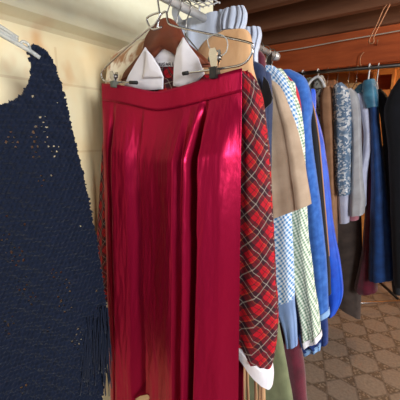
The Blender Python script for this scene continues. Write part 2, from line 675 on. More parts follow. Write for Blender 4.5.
# ---- red satin skirt on its chrome trouser hanger
YS = 0.60
t = thing('skirt_hanger', (XR, YS, ZR), 'chrome open ended skirt hanger with two clips gripping the red satin skirt', 'hanger')
hk = at(160, 14, YS)
tube_obj('hook', [V((XR - 0.016, YS, ZR + 0.004)), V((XR - 0.012, YS, ZR + 0.016)), V((XR + 0.004, YS, ZR + 0.022)), V((XR + 0.018, YS, ZR + 0.008)), V((XR + 0.012, YS, ZR - 0.012)),
                  at(158, 2, YS), at(160, 16, YS)], 0.0021, M['chrome'], t, sub=4)
tube_obj('frame', pxs([(157, 30), (160, 16), (166, 12), (168, 22), (174, 26), (200, 32), (247, 42), (252, 47), (251, 55), (243, 64), (225, 68), (186, 73)], YS), 0.0024, M['chrome'], t, sub=5)
tube_obj('frame', pxs([(162, 27), (152, 29), (147, 18), (160, 13), (155, 24), (147, 30), (125, 49), (104, 69), (101.5, 76), (105, 81), (115, 82), (132, 82.5)], YS - 0.004), 0.0024, M['chrome'], t, sub=5)
tube_obj('end_tip', pxs([(130, 82.4), (137, 82.7)], YS - 0.004), 0.0045, M['black_rubber'], t, sub=1, seg=10)
tube_obj('end_tip', pxs([(188, 72.8), (183, 73.6)], YS), 0.0045, M['black_rubber'], t, sub=1, seg=10)


def clip(x, y, Y, s, tip, turn):
    bm = bmesh.new()
    w, h = 0.0105 * s, 0.017 * s
    c = at(x, y, Y) + V((0, -0.010, 0))
    for d, sg in ((-0.007, 1), (0.007, -1)):
        pr = [(-0.5, 1.0), (0.5, 1.0), (0.8, 0.55), (0.72, 0.0), (0.55, -0.7), (-0.55, -0.7), (-0.72, 0.0), (-0.8, 0.55)]
        f0 = [bm.verts.new(c + V((px * w, d - sg * 0.004 * (pz - 0.2), pz * h))) for px, pz in pr]
        f1 = [bm.verts.new(c + V((px * w, d + sg * 0.0022 - sg * 0.004 * (pz - 0.2), pz * h))) for px, pz in pr]
        bm.faces.new(f0)
        bm.faces.new(f1[::-1])
        for i in range(8):
            j = (i + 1) % 8
            bm.faces.new((f0[i], f1[i], f1[j], f0[j]))
    o = from_bm('clip', bm, M['chrome'], t, smooth=False)
    tube_obj('spring', [c + V((-w * 1.1, 0, h * 0.15)), c + V((w * 1.1, 0, h * 0.15))], 0.0055, M['steel'], t, sub=1, seg=10)
    bm = bmesh.new()
    box(bm, c + V((-w * 0.62, -0.0105, -h * 1.75)), c + V((w * 0.62, 0.0105, -h * 0.66)))
    bmesh.ops.bevel(bm, geom=list(bm.edges), offset=0.0015, segments=2, affect='EDGES')
    from_bm('clip_pad', bm, tip, t, smooth=False)


clip(217.5, 61, YS, 1.25, M['black_rubber'], 0)
clip(117, 78, YS - 0.004, 0.85, simple('grey_rubber', (92, 96, 86), 0.6), 0)
tube_obj('ring', pxs([(209, 47), (208, 38), (218, 34), (227, 40), (226, 52), (217, 56), (209, 47)], YS - 0.01), 0.0013, M['clear_plastic'], t, sub=4, seg=6)


def skirt():
    root = thing('skirt', at(175, 390, YS), 'long crimson satin skirt clipped by its waistband on the chrome hanger in front', 'skirt')
    NU, NV = 190, 150
    tp = [(103, 83.5), (120, 85), (140, 89), (160, 92), (180, 88), (200, 82), (225, 74), (243, 68.5)]
    topL = [at(x, y, YS) for x, y in tp]

    def top_pt(u):
        f = u * (len(topL) - 1)
        i = min(int(f), len(topL) - 2)
        return topL[i].lerp(topL[i + 1], f - i)
    Ps = catmull([V(p) for p in topL], 10)

    def top_s(u):
        f = u * (len(Ps) - 1)
        i = min(int(f), len(Ps) - 2)
        return Ps[i].lerp(Ps[i + 1], f - i)
    botL = at(112, 399, YS)
    botR = at(239, 399, YS)
    zb = 0.36
    ex = lambda P, Q: Q + (Q - P) * ((zb - Q.z) / (Q.z - P.z))
    bL = ex(topL[0], botL)
    bR = ex(topL[-1], botR)

    def disp(u, v):
        # positive = towards the viewer. pleats start under the waistband and deepen downwards
        g = min(1, max(0, (v - 0.034) / 0.10))
        g2 = 0.6 + 0.4 * min(1, v * 1.3)
        d = 0.0
        uu = u + 0.012 * math.sin(6 * v + 1) + 0.01 * noise.noise(V((u * 4, v * 5, 2)))
        def ridge(c, w, a, skew=0.0):
            x = (uu - c) / w
            if skew:
                x = x * (1 + skew * (1 if x > 0 else -1))
            return a * math.exp(-x * x)
        k = v
        # flat pressed pleats: each panel tilts one way, then steps back
        pts = [(0, 0.000), (0.03, 0.013), (0.085, 0.011), (0.115, 0.000), (0.145, 0.017), (0.24 + 0.02 * k, 0.013), (0.335 + 0.06 * k, 0.000), (0.35 + 0.06 * k, 0.011),
               (0.46 + 0.05 * k, 0.015), (0.64 + 0.03 * k, 0.027), (0.685 + 0.02 * k, 0.019), (0.738, 0.033), (0.775 - 0.01 * k, -0.022), (0.80 - 0.01 * k, 0.028), (0.90, 0.022), (1.0, 0.008)]
        for (ua, da), (ub, db) in zip(pts, pts[1:]):
            if uu <= ub or ub == 1.0:
                f = min(1, max(0, (uu - ua) / (ub - ua)))
                f = 0.6 * f + 0.4 * f * f * (3 - 2 * f)
                d = da + (db - da) * f
                break
        d *= 2.5
        d *= g * g2
        d += 0.012 * (1 - (2 * u - 1) ** 2) * (0.4 + 0.6 * min(1, v * 2))
        # fine crinkles of the satin
        d += g * 0.003 * noise.noise(V((u * 14, v * 8, 4.2))) + g * 0.0012 * noise.noise(V((u * 60, v * 22, 1.2)))
        return d

    def surf(name, v0, v1, nv, off, mat, back=False):
        bm = bmesh.new()
        uvl = bm.loops.layers.uv.new('UVMap')
        g = []
        for j in range(nv + 1):
            v = v0 + (v1 - v0) * j / nv
            row = []
            for i in range(NU + 1):
                u = i / NU
                T = top_s(u)
                Bt = bL.lerp(bR, u)
                p = T.lerp(Bt, v)
                d = disp(u, v)
                e = 1 - (2 * u - 1) ** 8
                if back:
                    p.y += 0.022 + 0.03 * v * math.sin(math.pi * u)
                else:
                    p.y -= (d + off) * e + 0.004
                row.append(bm.verts.new(p))
            g.append(row)
        W, H = (topL[-1] - topL[0]).length, topL[0].z - zb
        for j in range(nv):
            for i in range(NU):
                f = bm.faces.new((g[j][i], g[j][i + 1], g[j + 1][i + 1], g[j + 1][i]))
                for lp, (a, b) in zip(f.loops, ((i, j), (i + 1, j), (i + 1, j + 1), (i, j + 1))):
                    lp[uvl].uv = (a / NU * W, -(v0 + (v1 - v0) * b / nv) * H)
        o = from_bm(name, bm, mat, root)
        md = o.modifiers.new('thickness', 'SOLIDIFY')
        md.thickness = 0.0016
        md.offset = 0
        return o
    surf('front_panel', 0.0, 1.0, NV, 0.0, M['red_satin'])
    surf('back_panel', 0.0, 1.0, 40, 0.0, M['red_satin'], back=True)
    # waistband
    surf('waistband', 0.0, 0.036, 6, 0.0035, M['red_satin'])
    leaf('paper_tag', pxs([(135, 399), (140, 396), (147, 394.5), (150, 397), (148, 401), (143, 400), (139, 404)], YS - 0.048), M['card'], root, 0.001, 0.002)
    return root


skirt()

# ---- plaid dress with a white collar on a wooden hanger
YP = 0.64
wh = thing('wooden_hanger', (XR, YP, ZR), 'broad brown wooden hanger holding the plaid dress with the white collar', 'hanger')
hp = pxs([(163, 19), (171, 18), (179, 27), (186, 42), (205, 58), (214, 66), (196, 68), (182, 60), (175, 54), (163, 48), (152, 60), (138, 76), (122, 82), (126, 72), (144, 52), (147, 38), (154, 26)], YP)
bm = bmesh.new()
f = bm.faces.new([bm.verts.new(p + V((0, -0.011, 0))) for p in hp])
r = bmesh.ops.extrude_face_region(bm, geom=[f])
for e in r['geom']:
    if isinstance(e, bmesh.types.BMVert):
        e.co.y += 0.022
bmesh.ops.bevel(bm, geom=[e for e in bm.edges], offset=0.0045, segments=3, affect='EDGES')
from_bm('frame', bm, M['hanger_wood'], wh)
tube_obj('hook', hook_path(YP, at(167, 19, YP).z, x=XR)[:-1] + [at(167, 14, YP), at(167, 20, YP)], 0.002, M['chrome'], wh, sub=3, seg=8)

dr = thing('dress', (XR, YP + 0.02, 0.7), 'red tartan dress with white collar and cuff hanging right behind the satin skirt', 'dress')
YB = YP + 0.014
rows = [(at(166, 66, YB), V((0.035, 0, 0)), V((0, 0.012, 0))), (at(166, 78, YB), V((0.10, 0, 0)), V((0, 0.02, 0))), (at(170, 92, YB), V((0.19, 0, 0)), V((0, 0.02, 0))),
        (V((XR, YB, 1.4)), V((0.205, 0, 0)), V((0, 0.02, 0))), (V((XR, YB, 0.55)), V((0.24, 0, 0)), V((0, 0.03, 0)))]
loft('bodice', rows, M['plaid_dark'], dr, seed=5, fold=(0.001, 0.008))
PS = [(234, 72, 249, 72), (232, 82, 257, 84), (232, 100, 263, 104), (232, 130, 267, 140), (232, 180, 271, 192), (232, 250, 275, 266), (230, 308, 278, 328), (233, 338, 271.5, 368)]
sleeves(PS, YP - 0.005, 'plaid', dr, seed=11, fold=(0.002, 0.012), k=3, depth=(0.02, 0.026), mirror=False)
loft('sleeve', prow([(118, 92, 150, 96), (108, 120, 140, 124), (103, 180, 136, 182), (100, 230, 134, 230), (100, 270, 134, 268), (104, 300, 134, 298)], YP + 0.004, 0.022), M['plaid'], dr, seed=13, fold=(0.002, 0.008))
PC = [(234, 334, 272, 371), (235, 340, 272.5, 378), (236, 345, 271.5, 387)]
sleeves(PC, YP - 0.005, 'white_cotton', dr, seed=12, fold=(0.002, 0.003), depth=(0.031, 0.029), name='cuff', mirror=False)
YC = YP - 0.016
leaf('collar', pxs([(145, 47), (150, 55), (157, 66), (163, 77), (162.5, 89), (150, 90), (134, 89), (124, 86), (128, 76), (136, 62)], YC), M['white_cotton'], dr, 0.003, 0.004)
leaf('collar', pxs([(146, 49), (152, 56), (159, 67), (163, 77), (154, 77.5), (143, 78), (145, 64)], YC - 0.008), M['white_cotton'], dr, 0.003, 0.006)
leaf('collar', pxs([(183, 37), (177, 48), (174, 62), (173, 86), (180, 87), (196, 82), (204, 74), (198, 58), (189, 46)], YC - 0.004), M['white_cotton'], dr, 0.003, 0.008)
leaf('collar', pxs([(164, 47), (170, 51), (176, 58), (174, 63.5), (157, 63.5), (153, 60)], YP + 0.002), M['white_cotton'], dr, 0.004, 0.003)
lb = leaf('neck_tag', pxs([(156, 61.5), (174, 61.5), (173, 66.5), (157, 66.5)], YP - 0.003), M['white_cotton'], dr, 0.001, 0.0005)


def strokes(word, x0, x1, y0, y1, Y, mat, parent, r=0.0007):
    G = {'J': [[(1, 0), (1, .8), (.6, 1), (0, .8)]], 'U': [[(0, 0), (0, .8), (.5, 1), (1, .8), (1, 0)]], 'S': [[(1, .1), (.4, 0), (0, .25), (.9, .7), (.6, 1), (0, .9)]],
         'A': [[(0, 1), (.5, 0), (1, 1)], [(.2, .65), (.8, .65)]], 'R': [[(0, 1), (0, 0), (.9, .1), (.8, .5), (0, .5)], [(.4, .5), (1, 1)]], 'I': [[(.5, 0), (.5, 1)]],
         'E': [[(1, 0), (0, 0), (0, 1), (1, 1)], [(0, .5), (.8, .5)]]}
    w = (x1 - x0) / len(word)
    bm = bmesh.new()
    for i, ch in enumerate(word):
        for s in G[ch]:
            pts = [at(x0 + w * (i + 0.12 + 0.7 * a), y0 + (y1 - y0) * b, Y) for a, b in s]
            tube(bm, pts, r, sub=1, seg=5)
    return from_bm('lettering', bm, mat, parent)


o = strokes('JUSARI', 157, 174, 62.6, 65.6, YP - 0.0045, M['ink'], dr)
o.parent = lb
o.location = (0, 0, 0)

# ---- cream lace blouse peeping out left of the collar
lc = thing('blouse', (XR, 0.672, 1.1), 'cream lace blouse with tan flowers showing left of the white collar', 'blouse')
YL = 0.675
loft('body', prow([(150, 38, 165, 36), (128, 46, 175, 42), (112, 58, 190, 50), (107, 74, 200, 62), (106, 96, 205, 76), (108, 150, 205, 130), (112, 260, 205, 240)], YL, 0.012), M['lace'], lc, seed=21, fold=(0.003, 0.008))
wire_hanger(YL + 0.004, 'cream lace blouse')

# ---- peach suede fringed jacket
YT = 0.715
pj = thing('fringed_jacket', (XR, YT, 0.7), 'peach tan suede jacket with long fringe behind the plaid dress', 'jacket')
loft('body', prow([(222, 33, 247, 30), (206, 42, 250.5, 36), (197, 55, 252, 50), (192, 72, 253, 68), (190, 92, 259, 88), (190, 106, 263.5, 104), (190, 140, 265, 146), (190, 220, 266, 235), (190, 310, 266, 330)], YT, (0.02, 0.018)), M['peach'], pj, seed=31, fold=(0.001, 0.004), k=2)
for q, x in enumerate((240, 245.5, 251, 256.5, 262, 267)):
    x += 1.2 * math.sin(q * 2.3)
    rows = []
    for j in range(5):
        yy = 316 + 26 * j
        P = at(x - 3 + 0.4 * j + 0.7 * math.sin(q * 1.7 + j), yy + (x - 240) * 0.45, YT)
        rows.append((P, V((0.0055, 0.002 * math.sin(q + j), 0)), V((0, 0.0015, 0))))
    loft('fringe', rows, M['peach'], pj, seg=8, sub=3, fold=(0, 0), bottom=True)
wire_hanger(YT + 0.002, 'peach fringed jacket')

# ---- pale blue sheer ruffled pieces
YR = 0.825
ru = thing('ruffled_petticoat', (XR, YR, 1.4), 'pale blue sheer ruffled petticoat bunched high over the rail above the peach jacket', 'petticoat')
loft('gathers', prow([(184, 22, 238, 9), (178, 28, 243, 14), (174, 38, 244, 24), (174, 48, 244, 34), (176, 62, 240, 50), (178, 120, 240, 104), (180, 200, 240, 180)], YR, (0.022, 0.02)), M['tulle'], ru, seed=41, fold=(0.006, 0.01), k=9, seg=90)
loft('ruffle', prow([(226, 10, 244, 6), (223, 16, 247, 13), (222, 24, 246.5, 22), (223, 31, 244, 30)], YR - 0.016, (0.012, 0.016)), M['tulle'], ru, seed=42, fold=(0.007, 0.009), k=7, seg=70)
loft('ribbon', prow([(174, -8, 180, -8), (173, 4, 180, 4), (172, 14, 179, 14), (176, 24, 184, 22)], YR - 0.04, 0.003), M['tulle'], ru, seed=43, fold=(0.001, 0.001), seg=12)
wire_hanger(YR, 'pale blue petticoat')
YR2 = 0.91
r2 = thing('nightgown', (XR, YR2, 1.1), 'pale blue gathered nightgown shoulder showing beside the end of the rail', 'nightgown')
loft('body', prow([(236, 31, 260, 27), (234, 40, 261.5, 35), (232, 50, 259.5, 46), (228, 66, 258, 62), (226, 140, 262, 132), (226, 240, 264, 232)], YR2, 0.02), M['tulle'], r2, seed=44, fold=(0.006, 0.008), k=7, seg=60)
wire_hanger(YR2, 'pale blue nightgown')
# dark plum jacket under it
YM = 0.95
pm = thing('jacket', (XR, YM, 1.0), 'dark plum jacket shoulder just below the end of the rail', 'jacket')
loft('body', prow([(240, 52, 258, 49), (238, 58, 264, 55), (236, 70, 266, 68), (236, 140, 268, 136), (236, 240, 268, 234)], YM, 0.02), M['burgundy'], pm, seed=45, fold=(0.002, 0.006))
wire_hanger(YM, 'dark plum jacket')

# ---- slate blue jacket with black lapel
YJ = 0.862
sj = thing('jacket', (XR, YJ, 0.8), 'slate blue jacket with a black satin lapel next to the plaid shoulder', 'jacket')
body('body', YJ, 'slate', sj, 0.8, half=0.19, seed=51)
sleeves([(238, 62, 252, 60), (240, 70, 263, 66), (240, 82, 267, 79), (242, 100, 268, 97), (244, 140, 268, 136), (246, 210, 266, 204), (246, 260, 264, 255)], YJ - 0.012, 'slate', sj, seed=52)
leaf('lapel', pxs([(263.5, 76), (268, 82), (272.5, 98), (271, 103), (264.5, 109), (261.5, 104), (262, 90)], YJ - 0.042), M['black_satin'], sj, 0.004, 0.004)
wire_hanger(YJ, 'slate blue jacket')

# ---- olive skirt low down
YO = 0.885
os_ = thing('skirt', (XR, YO, 0.3), 'long olive green skirt falling beside the plaid cuff', 'skirt')
loft('panel', prow([(196, 130, 250, 140), (192, 190, 260, 205), (180, 260, 270, 280), (176, 320, 281, 335), (170, 380, 291, 392), (160, 470, 305, 490)], YO, (0.02, 0.04)), M['olive'], os_, seed=61, fold=(0.001, 0.014), k=3)
loft('waistband', prow([(196, 124, 250, 134), (196, 132, 250, 143)], YO, 0.021), M['olive'], os_, seed=62, fold=(0, 0), sub=2)
wire_hanger(YO, 'olive skirt')

# ---- tan short sleeved jacket
YN = 0.93
tj = thing('shirt', (XR, YN, 0.9), 'tan linen shirt with a wide short sleeve hanging beside the tartan sleeve', 'shirt')
body('body', YN, 'tan', tj, 0.85, half=0.165, seed=71, neck=ZR - 0.105)
sleeves([(258, 80, 270, 79), (258, 88, 279, 86), (258, 105, 287, 102), (260, 140, 298, 134), (262, 180, 305, 168), (266, 221, 311, 204)], YN - 0.02, 'tan', tj, seed=72, fold=(0.002, 0.01), depth=(0.02, 0.036))
wire_hanger(YN, 'tan linen shirt')

# ---- blue gingham shirt
YG = 0.985
bg = thing('shirt', (XR, YG, 0.9), 'blue and white gingham shirt between the tan shirt and the green checked one', 'shirt')
body('body', YG, 'blue_gingham', bg, 0.85, half=0.19, seed=81)
sleeves([(262, 66, 274, 66), (262, 80, 285, 78), (264, 104, 294, 102), (264, 130, 298, 128), (264, 180, 292, 176), (263, 215, 291, 210), (265, 260, 293, 252), (272, 306, 294, 298)], YG - 0.02, 'blue_gingham', bg, seed=82)
sleeves([(272, 302, 294.5, 295), (278, 314, 295, 306), (284, 330, 296.5, 322), (287.5, 347, 297.5, 345)], YG - 0.02, 'cuff_blue', bg, seed=83, name='cuff', depth=0.016)
wire_hanger(YG, 'blue gingham shirt')

# ---- burgundy velvet skirt low
YV = 1.0
bv = thing('dress', (XR, YV, 0.3), 'burgundy velvet dress reaching low beside the olive skirt', 'dress')
body('bodice', YV + 0.012, 'burgundy', bv, 1.1, half=0.17, seed=91)
loft('panel', prow([(196, 200, 262, 215), (200, 280, 284, 300), (204, 340, 302, 352), (200, 400, 308, 412), (196, 440, 312, 455)], YV + 0.012, (0.03, 0.05)), M['burgundy'], bv, seed=92, fold=(0.004, 0.016), k=4)
wire_hanger(YV + 0.012, 'burgundy velvet dress')

# ---- green gingham shirt
YK = 1.06
gg = thing('shirt', (XR, YK, 0.8), 'white shirt with small green checks and a long rolled sleeve', 'shirt')
body('body', YK, 'mint_gingham', gg, 0.75, half=0.19, seed=101)
sleeves([(272, 70, 282, 69), (274, 86, 290, 82), (280, 115, 301, 112), (284, 160, 304.5, 155), (283, 212, 306, 204), (284, 252, 309, 243), (294, 288, 313, 280), (300, 318, 318, 312), (303, 343, 320, 336)], YK - 0.02, 'mint_gingham', gg, seed=102, fold=(0.002, 0.012), depth=(0.02, 0.034))
sleeves([(302, 339, 320.5, 332), (303.5, 345, 321, 338)], YK - 0.02, 'white_cotton', gg, seed=102, fold=(0.012, 0.012), depth=(0.036, 0.035), name='cuff', top=False, sub=3)
wire_hanger(YK, 'green checked shirt')

# ---- red ribbed top
YQ = 1.11
rt = thing('top', (XR, YQ, 1.0), 'bright red ribbed top squeezed between the gingham shirt and the denim shoulder', 'top')
body('body', YQ, 'red_knit', rt, 1.0, half=0.17, seed=111)
sleeves([(270, 73, 281, 71), (274, 83, 292, 80), (280, 96, 298, 92), (284, 116, 301, 112), (284, 140, 300, 137), (286, 200, 300, 197)], YQ - 0.016, 'red_knit', rt, seed=112)
wire_hanger(YQ, 'red ribbed top')

# ---- denim shirt
YD = 1.17
dn = thing('denim_jacket', (XR, YD, 0.8), 'bright blue denim jacket with a puffed shoulder and frayed cuff', 'jacket')
body('body', YD, 'denim', dn, 0.85, half=0.19, seed=121)
sleeves([(276, 74, 292, 70), (284, 84, 304, 77), (289, 98, 309.5, 90), (295, 114, 312, 106), (298, 128, 310, 123), (298, 150, 312, 146), (303, 200, 319, 196), (306, 250, 325, 246), (310, 300, 328, 294), (313, 317, 328.5, 311)], YD - 0.02, 'denim', dn, seed=122, fold=(0.001, 0.006), depth=(0.035, 0.026))
sleeves([(312.5, 315, 329, 309), (313, 320, 329.5, 315)], YD - 0.02, 'denim_edge', dn, seed=122, fold=(0.006, 0.006), depth=0.028, name='cuff', sub=3)
sleeves([(313, 316, 327, 312), (315, 332, 328, 329), (316, 346, 328, 343)], YD - 0.018, 'dark_denim', dn, seed=123, depth=0.02, name='sleeve_lining')
wire_hanger(YD, 'blue denim jacket')
dk = thing('trousers', (XR, YD - 0.06, 0.4), 'dark blue denim trousers whose turned up hem shows under the green checked sleeve', 'trousers')
loft('leg', prow([(262, 200, 296, 205), (266, 280, 300, 285), (280, 330, 312, 332), (300, 352, 320, 346)], YD - 0.05, (0.02, 0.02)), M['dark_denim'], dk, seed=124)
loft('hem', prow([(299, 350, 320.5, 344), (300.5, 355, 320.5, 349)], YD - 0.05, 0.021), M['denim_edge'], dk, seed=124, sub=2)
wire_hanger(YD - 0.05, 'dark blue denim trousers')

# ---- black coat, royal blue jacket
YX = 1.235
bk = thing('coat', (XR, YX, 0.7), 'long black coat between the denim jacket and the royal blue one', 'coat')
body('body', YX, 'black', bk, 0.6, half=0.19, seed=131)
sleeves([(288, 88, 300, 84), (296, 108, 312, 102), (302, 140, 317.5, 136), (308, 200, 323, 196), (313, 260, 329, 256), (317, 298, 331, 294)], YX - 0.02, 'black', bk, seed=132)
tube_obj('piping', pxs([(306, 90), (312.5, 104), (318.5, 137), (324, 197), (329, 256)], YX - 0.02), 0.003, M['brown_suede'], bk, sub=4, seg=6)
wire_hanger(YX, 'black coat')
YY = 1.295
rb = thing('jacket', (XR, YY, 0.7), 'royal blue nylon jacket, last on the front rail', 'jacket')
body('body', YY, 'royal', rb, 0.65, half=0.19, seed=141)
sleeves([(304, 102, 311, 100), (310, 122, 318, 119), (314, 145, 323.5, 141), (317, 182, 328.5, 178), (319, 230, 334, 226), (320, 270, 340.5, 264), (324, 302, 343, 295), (327, 316, 336, 313)], YY - 0.02, 'royal', rb, seed=142, fold=(0.002, 0.01), depth=(0.02, 0.03))
wire_hanger(YY, 'royal blue jacket')

# ---- white wire shelf basket above the rail with dark clothes on it
zs = 1.846
sh = thing('wire_shelf', (XR + 0.1, 0.4, zs), 'white wire grid shelf above the rail with dark clothes on it', 'shelf')
bm = bmesh.new()
x0, x1, y0, y1 = XR - 0.012, XR + 0.058, 0.1, 0.795
nx, ny = 4, 30
for i in range(nx + 1):
    X = x0 + (x1 - x0) * i / nx
    tube(bm, [(X, y0, zs), (X, y1, zs)], 0.0016, sub=1, seg=6)
for j in range(ny + 1):
    Y = y0 + (y1 - y0) * j / ny
    tube(bm, [(x0, Y, zs + 0.004), (x1, Y, zs + 0.003)], 0.0012, sub=1, seg=6)
from_bm('grid', bm, M['white_plastic'], sh)
for Y in (0.12, 0.46, 0.78):
    tube_obj('bracket', [(XR, Y, ZR + 0.008), (XR + 0.002, Y, zs)], 0.003, M['white_plastic'], sh, sub=1)
dc = loft('folded_clothes', [(V((XR + 0.024, yy, zs + 0.026)), V((0.034, 0, 0)), V((0, 0, 0.021))) for yy in (0.15, 0.4, 0.77)],
          M['black'], None, seed=151, fold=(0.002, 0.002), bottom=True)
tag(dc, 'black folded clothes lying on the white wire shelf', 'clothes')

# ------------------------------------------------------------------ the far rail, crossing the room
YF, ZF = 2.40, 1.915
fr = thing('clothes_rail', (-0.2, YF, 0), 'dark steel clothes rail across the far end under the red brown beam', 'clothes rail')
tube_obj('rod', [(-1.35, YF, ZF + 0.035), (0.6, YF, ZF - 0.01)], 0.013, M['steel'], fr, sub=1, seg=12)
A_, B_ = atZ(348, 303.5, 0.13), atZ(412, 300.5, 0.13)
tube_obj('base_bar', [A_ - (B_ - A_) * 0.8, B_], 0.011, M['chrome'], fr, sub=1, seg=10)
tube_obj('post', [(-1.33, YF, 0.02), (-1.33, YF, ZF + 0.03)], 0.013, M['steel'], fr, sub=1, seg=10)
tube_obj('post', [(0.56, YF, 0.02), (0.56, YF, ZF)], 0.013, M['steel'], fr, sub=1, seg=10)
A2, B2 = atZ(372, 275, 0.10), atZ(408, 308, 0.03)
tube_obj('leg', [A2, B2], 0.013, simple('black_leg', (32, 30, 30), 0.5), fr, sub=1, seg=10)


def rodz(x):
    return ZF + 0.02 - 0.03 * (x - WX - 0.03) / (0.6 - WX - 0.03)


def far_rows(rows, Y, half):
    out = []
    for xl, yl, xr, yr in rows:
        L, R = at(xl, yl, Y), at(xr, yr, Y)
        c = (L + R) / 2
        d = V((c.x, c.y, 0)).normalized()
        out.append((c, (R - L) / 2, d * half))
    return out


def far_hanger(x_px, holds, mat='white_plastic', Y=YF, drop=0.09, half=0.17, r=0.004, kind='plastic_hanger', look='white plastic hanger'):
    P = at(x_px, 72, Y)
    z = rodz(P.x)
    t = thing(kind, (P.x, YF, z), look + ' on the far rail holding the ' + holds, 'hanger', 'hangers on the far rail')
    rr = 0.022
    hk = [V((P.x, YF + rr * math.cos(math.radians(a)), z + 0.002 + rr * math.sin(math.radians(a)))) for a in (170, 130, 90, 50, 10, -30)]
    hk += [V((P.x, YF + 0.006, z - 0.035)), V((P.x, YF, z - drop))]
    tube_obj('hook', hk, r * 0.8, M[mat], t, sub=3, seg=8)
    tube_obj('frame', [V((P.x, YF - half, z - drop - 0.07)), V((P.x, YF - half * 0.5, z - drop - 0.03)), V((P.x, YF, z - drop)), V((P.x, YF + half * 0.5, z - drop - 0.03)), V((P.x, YF + half, z - drop - 0.07))], r, M[mat], t, sub=3, seg=8)
    return t


def far(name, label, cat, part, rows, mat, Y=YF, half=0.17, seed=0, fold=(0.002, 0.008), extra=(), hanger=None, k=4):
    c = at((rows[0][0] + rows[0][2]) / 2, rows[0][1], Y)
    t = thing(name, (c.x, Y, 0.5), label, cat)
    loft(part, far_rows(rows, Y, half), M[mat], t, seed=seed, fold=fold, k=k, seg=36)
    for pn, rw, mt, dy in extra:
        loft(pn, far_rows(rw, Y + dy, half * 0.55), M[mt], t, seed=seed + 1, fold=(0.002, 0.006), k=3, seg=28)
    return t


far('shirt', 'khaki green shirt at the left end of the far rail behind the denim shoulder', 'shirt', 'body',
    [(300, 84, 312, 80), (302, 94, 321, 88), (306, 112, 326, 108), (312, 140, 331, 138), (316, 200, 334, 198), (318, 240, 334, 240)], 'khaki', 2.44, 0.16, 201)
far_hanger(303, 'khaki green shirt')
far('blouse', 'grey flowered blouse with a pale collar left of the brown suede jacket', 'blouse', 'body',
    [(314, 80, 324, 78), (311, 90, 326, 86), (316, 110, 327, 106), (320, 140, 331, 138), (322, 180, 333, 178), (324, 230, 334, 230)], 'flower', 2.38, 0.14, 204)
hgr = far_hanger(318, 'grey flowered blouse', half=0.05, look='broad white plastic hanger')
tube_obj('shoulder', pxs([(304, 94), (308, 85), (313, 79), (318, 77), (322, 81), (325, 88), (327, 95)], 2.235), 0.009, M['white_plastic'], hgr, sub=4)
tube_obj('stem', [at(318, 77, 2.235), at(318, 74, 2.33)], 0.006, M['white_plastic'], hgr, sub=1)
far('suede_jacket', 'light brown suede jacket hanging left of the sequined denim sleeve', 'jacket', 'body',
    [(322, 91, 331, 88), (319, 100, 335, 96), (320, 120, 336, 118), (323, 150, 337, 148), (326, 200, 338, 198), (328, 240, 338, 240)], 'brown_suede', 2.34, 0.14, 207)
far_hanger(328, 'light brown suede jacket', 'steel', r=0.002, kind='metal_hanger', look='thin metal hanger')
far('denim_jacket', 'washed denim jacket sleeve with silver sequins and a pale ruffled cuff', 'jacket', 'sleeve',
    [(333, 88, 342, 84), (332, 98, 350, 92), (333, 116, 352, 110), (334, 150, 352, 147), (335, 178, 351, 176), (337, 194, 351, 192)], 'sequin', 2.28, 0.12, 210,
    extra=[('cuff', [(336, 190, 352, 188), (338, 200, 350, 198), (339, 222, 349.5, 221)], 'lilac', 0.0)])
far_hanger(338, 'sequined denim jacket', 'steel', r=0.002, kind='metal_hanger', look='thin metal hanger')
far('cardigan', 'pale grey cardigan with a pink trimmed hem right of the sequined denim sleeve', 'cardigan', 'body',
    [(345, 92, 352, 90), (347, 102, 358, 96), (350, 120, 361, 114), (351, 150, 362, 146), (350, 180, 364, 178), (349, 200, 366, 198), (349, 213, 365, 211)], 'grey_cardigan', 2.32, 0.13, 213,
    extra=[('hem_trim', [(349, 210, 360, 209), (349.5, 219, 359, 218)], 'pink_fur', -0.01)])
far_hanger(349, 'pale grey cardigan', 'steel', r=0.002, kind='metal_hanger', look='thin metal hanger')
far('blouse', 'lilac white blouse with a puffed sleeve left of the teal and blue dress', 'blouse', 'sleeve',
    [(353, 97, 362, 94), (357, 106, 368, 101), (361, 120, 371, 115), (363, 136, 372.5, 133), (362, 152, 372, 150), (359, 175, 368, 173), (357, 205, 367, 203)], 'lilac', 2.36, 0.12, 216)
far_hanger(357, 'lilac white blouse', 'steel', r=0.002, kind='metal_hanger', look='thin metal hanger')
far('jacket', 'dusty pink jacket edge between the grey cardigan and the lilac blouse', 'jacket', 'body',
    [(350, 97, 356, 95), (353, 108, 362, 104), (357, 130, 366, 126), (358, 160, 368, 158), (357, 200, 366, 198)], 'pink_grey', 2.41, 0.13, 219)
far('trousers', 'dark brown trousers hanging low below the pale grey cardigan', 'trousers', 'leg',
    [(334, 196, 360, 196), (334, 230, 362, 230), (335, 270, 362, 271), (336, 304, 360.5, 318)], 'trousers', 2.44, 0.05, 222, fold=(0.002, 0.006))
far('dress', 'burgundy velvet dress hanging between the brown trousers and the blue dress', 'dress', 'skirt',
    [(366, 120, 376, 118), (367, 150, 377, 148), (366, 190, 377, 188), (364, 225, 375, 223), (361, 255, 375, 253), (355, 283, 377, 281), (357, 289, 378, 287)], 'burgundy', 2.42, 0.12, 225)
far('dress', 'teal topped royal blue velvet dress hanging from a white hook', 'dress', 'skirt',
    [(366, 98, 377, 96), (369, 112, 379, 110), (370, 140, 381.5, 138), (371, 180, 387, 178), (370, 220, 392, 218), (369, 252, 396, 249), (369, 276, 397, 273)], 'blue_velvet', 2.36, 0.14, 228, fold=(0.004, 0.012),
    extra=[('bodice', [(363, 82, 375, 80), (362, 88, 377, 85), (363, 99, 378.5, 97), (366, 109, 379, 107)], 'teal', -0.09), ('sleeve', [(357, 87, 366, 83), (352, 95, 365, 91), (353, 108, 365, 104), (356, 118, 366, 114)], 'teal', -0.02)])
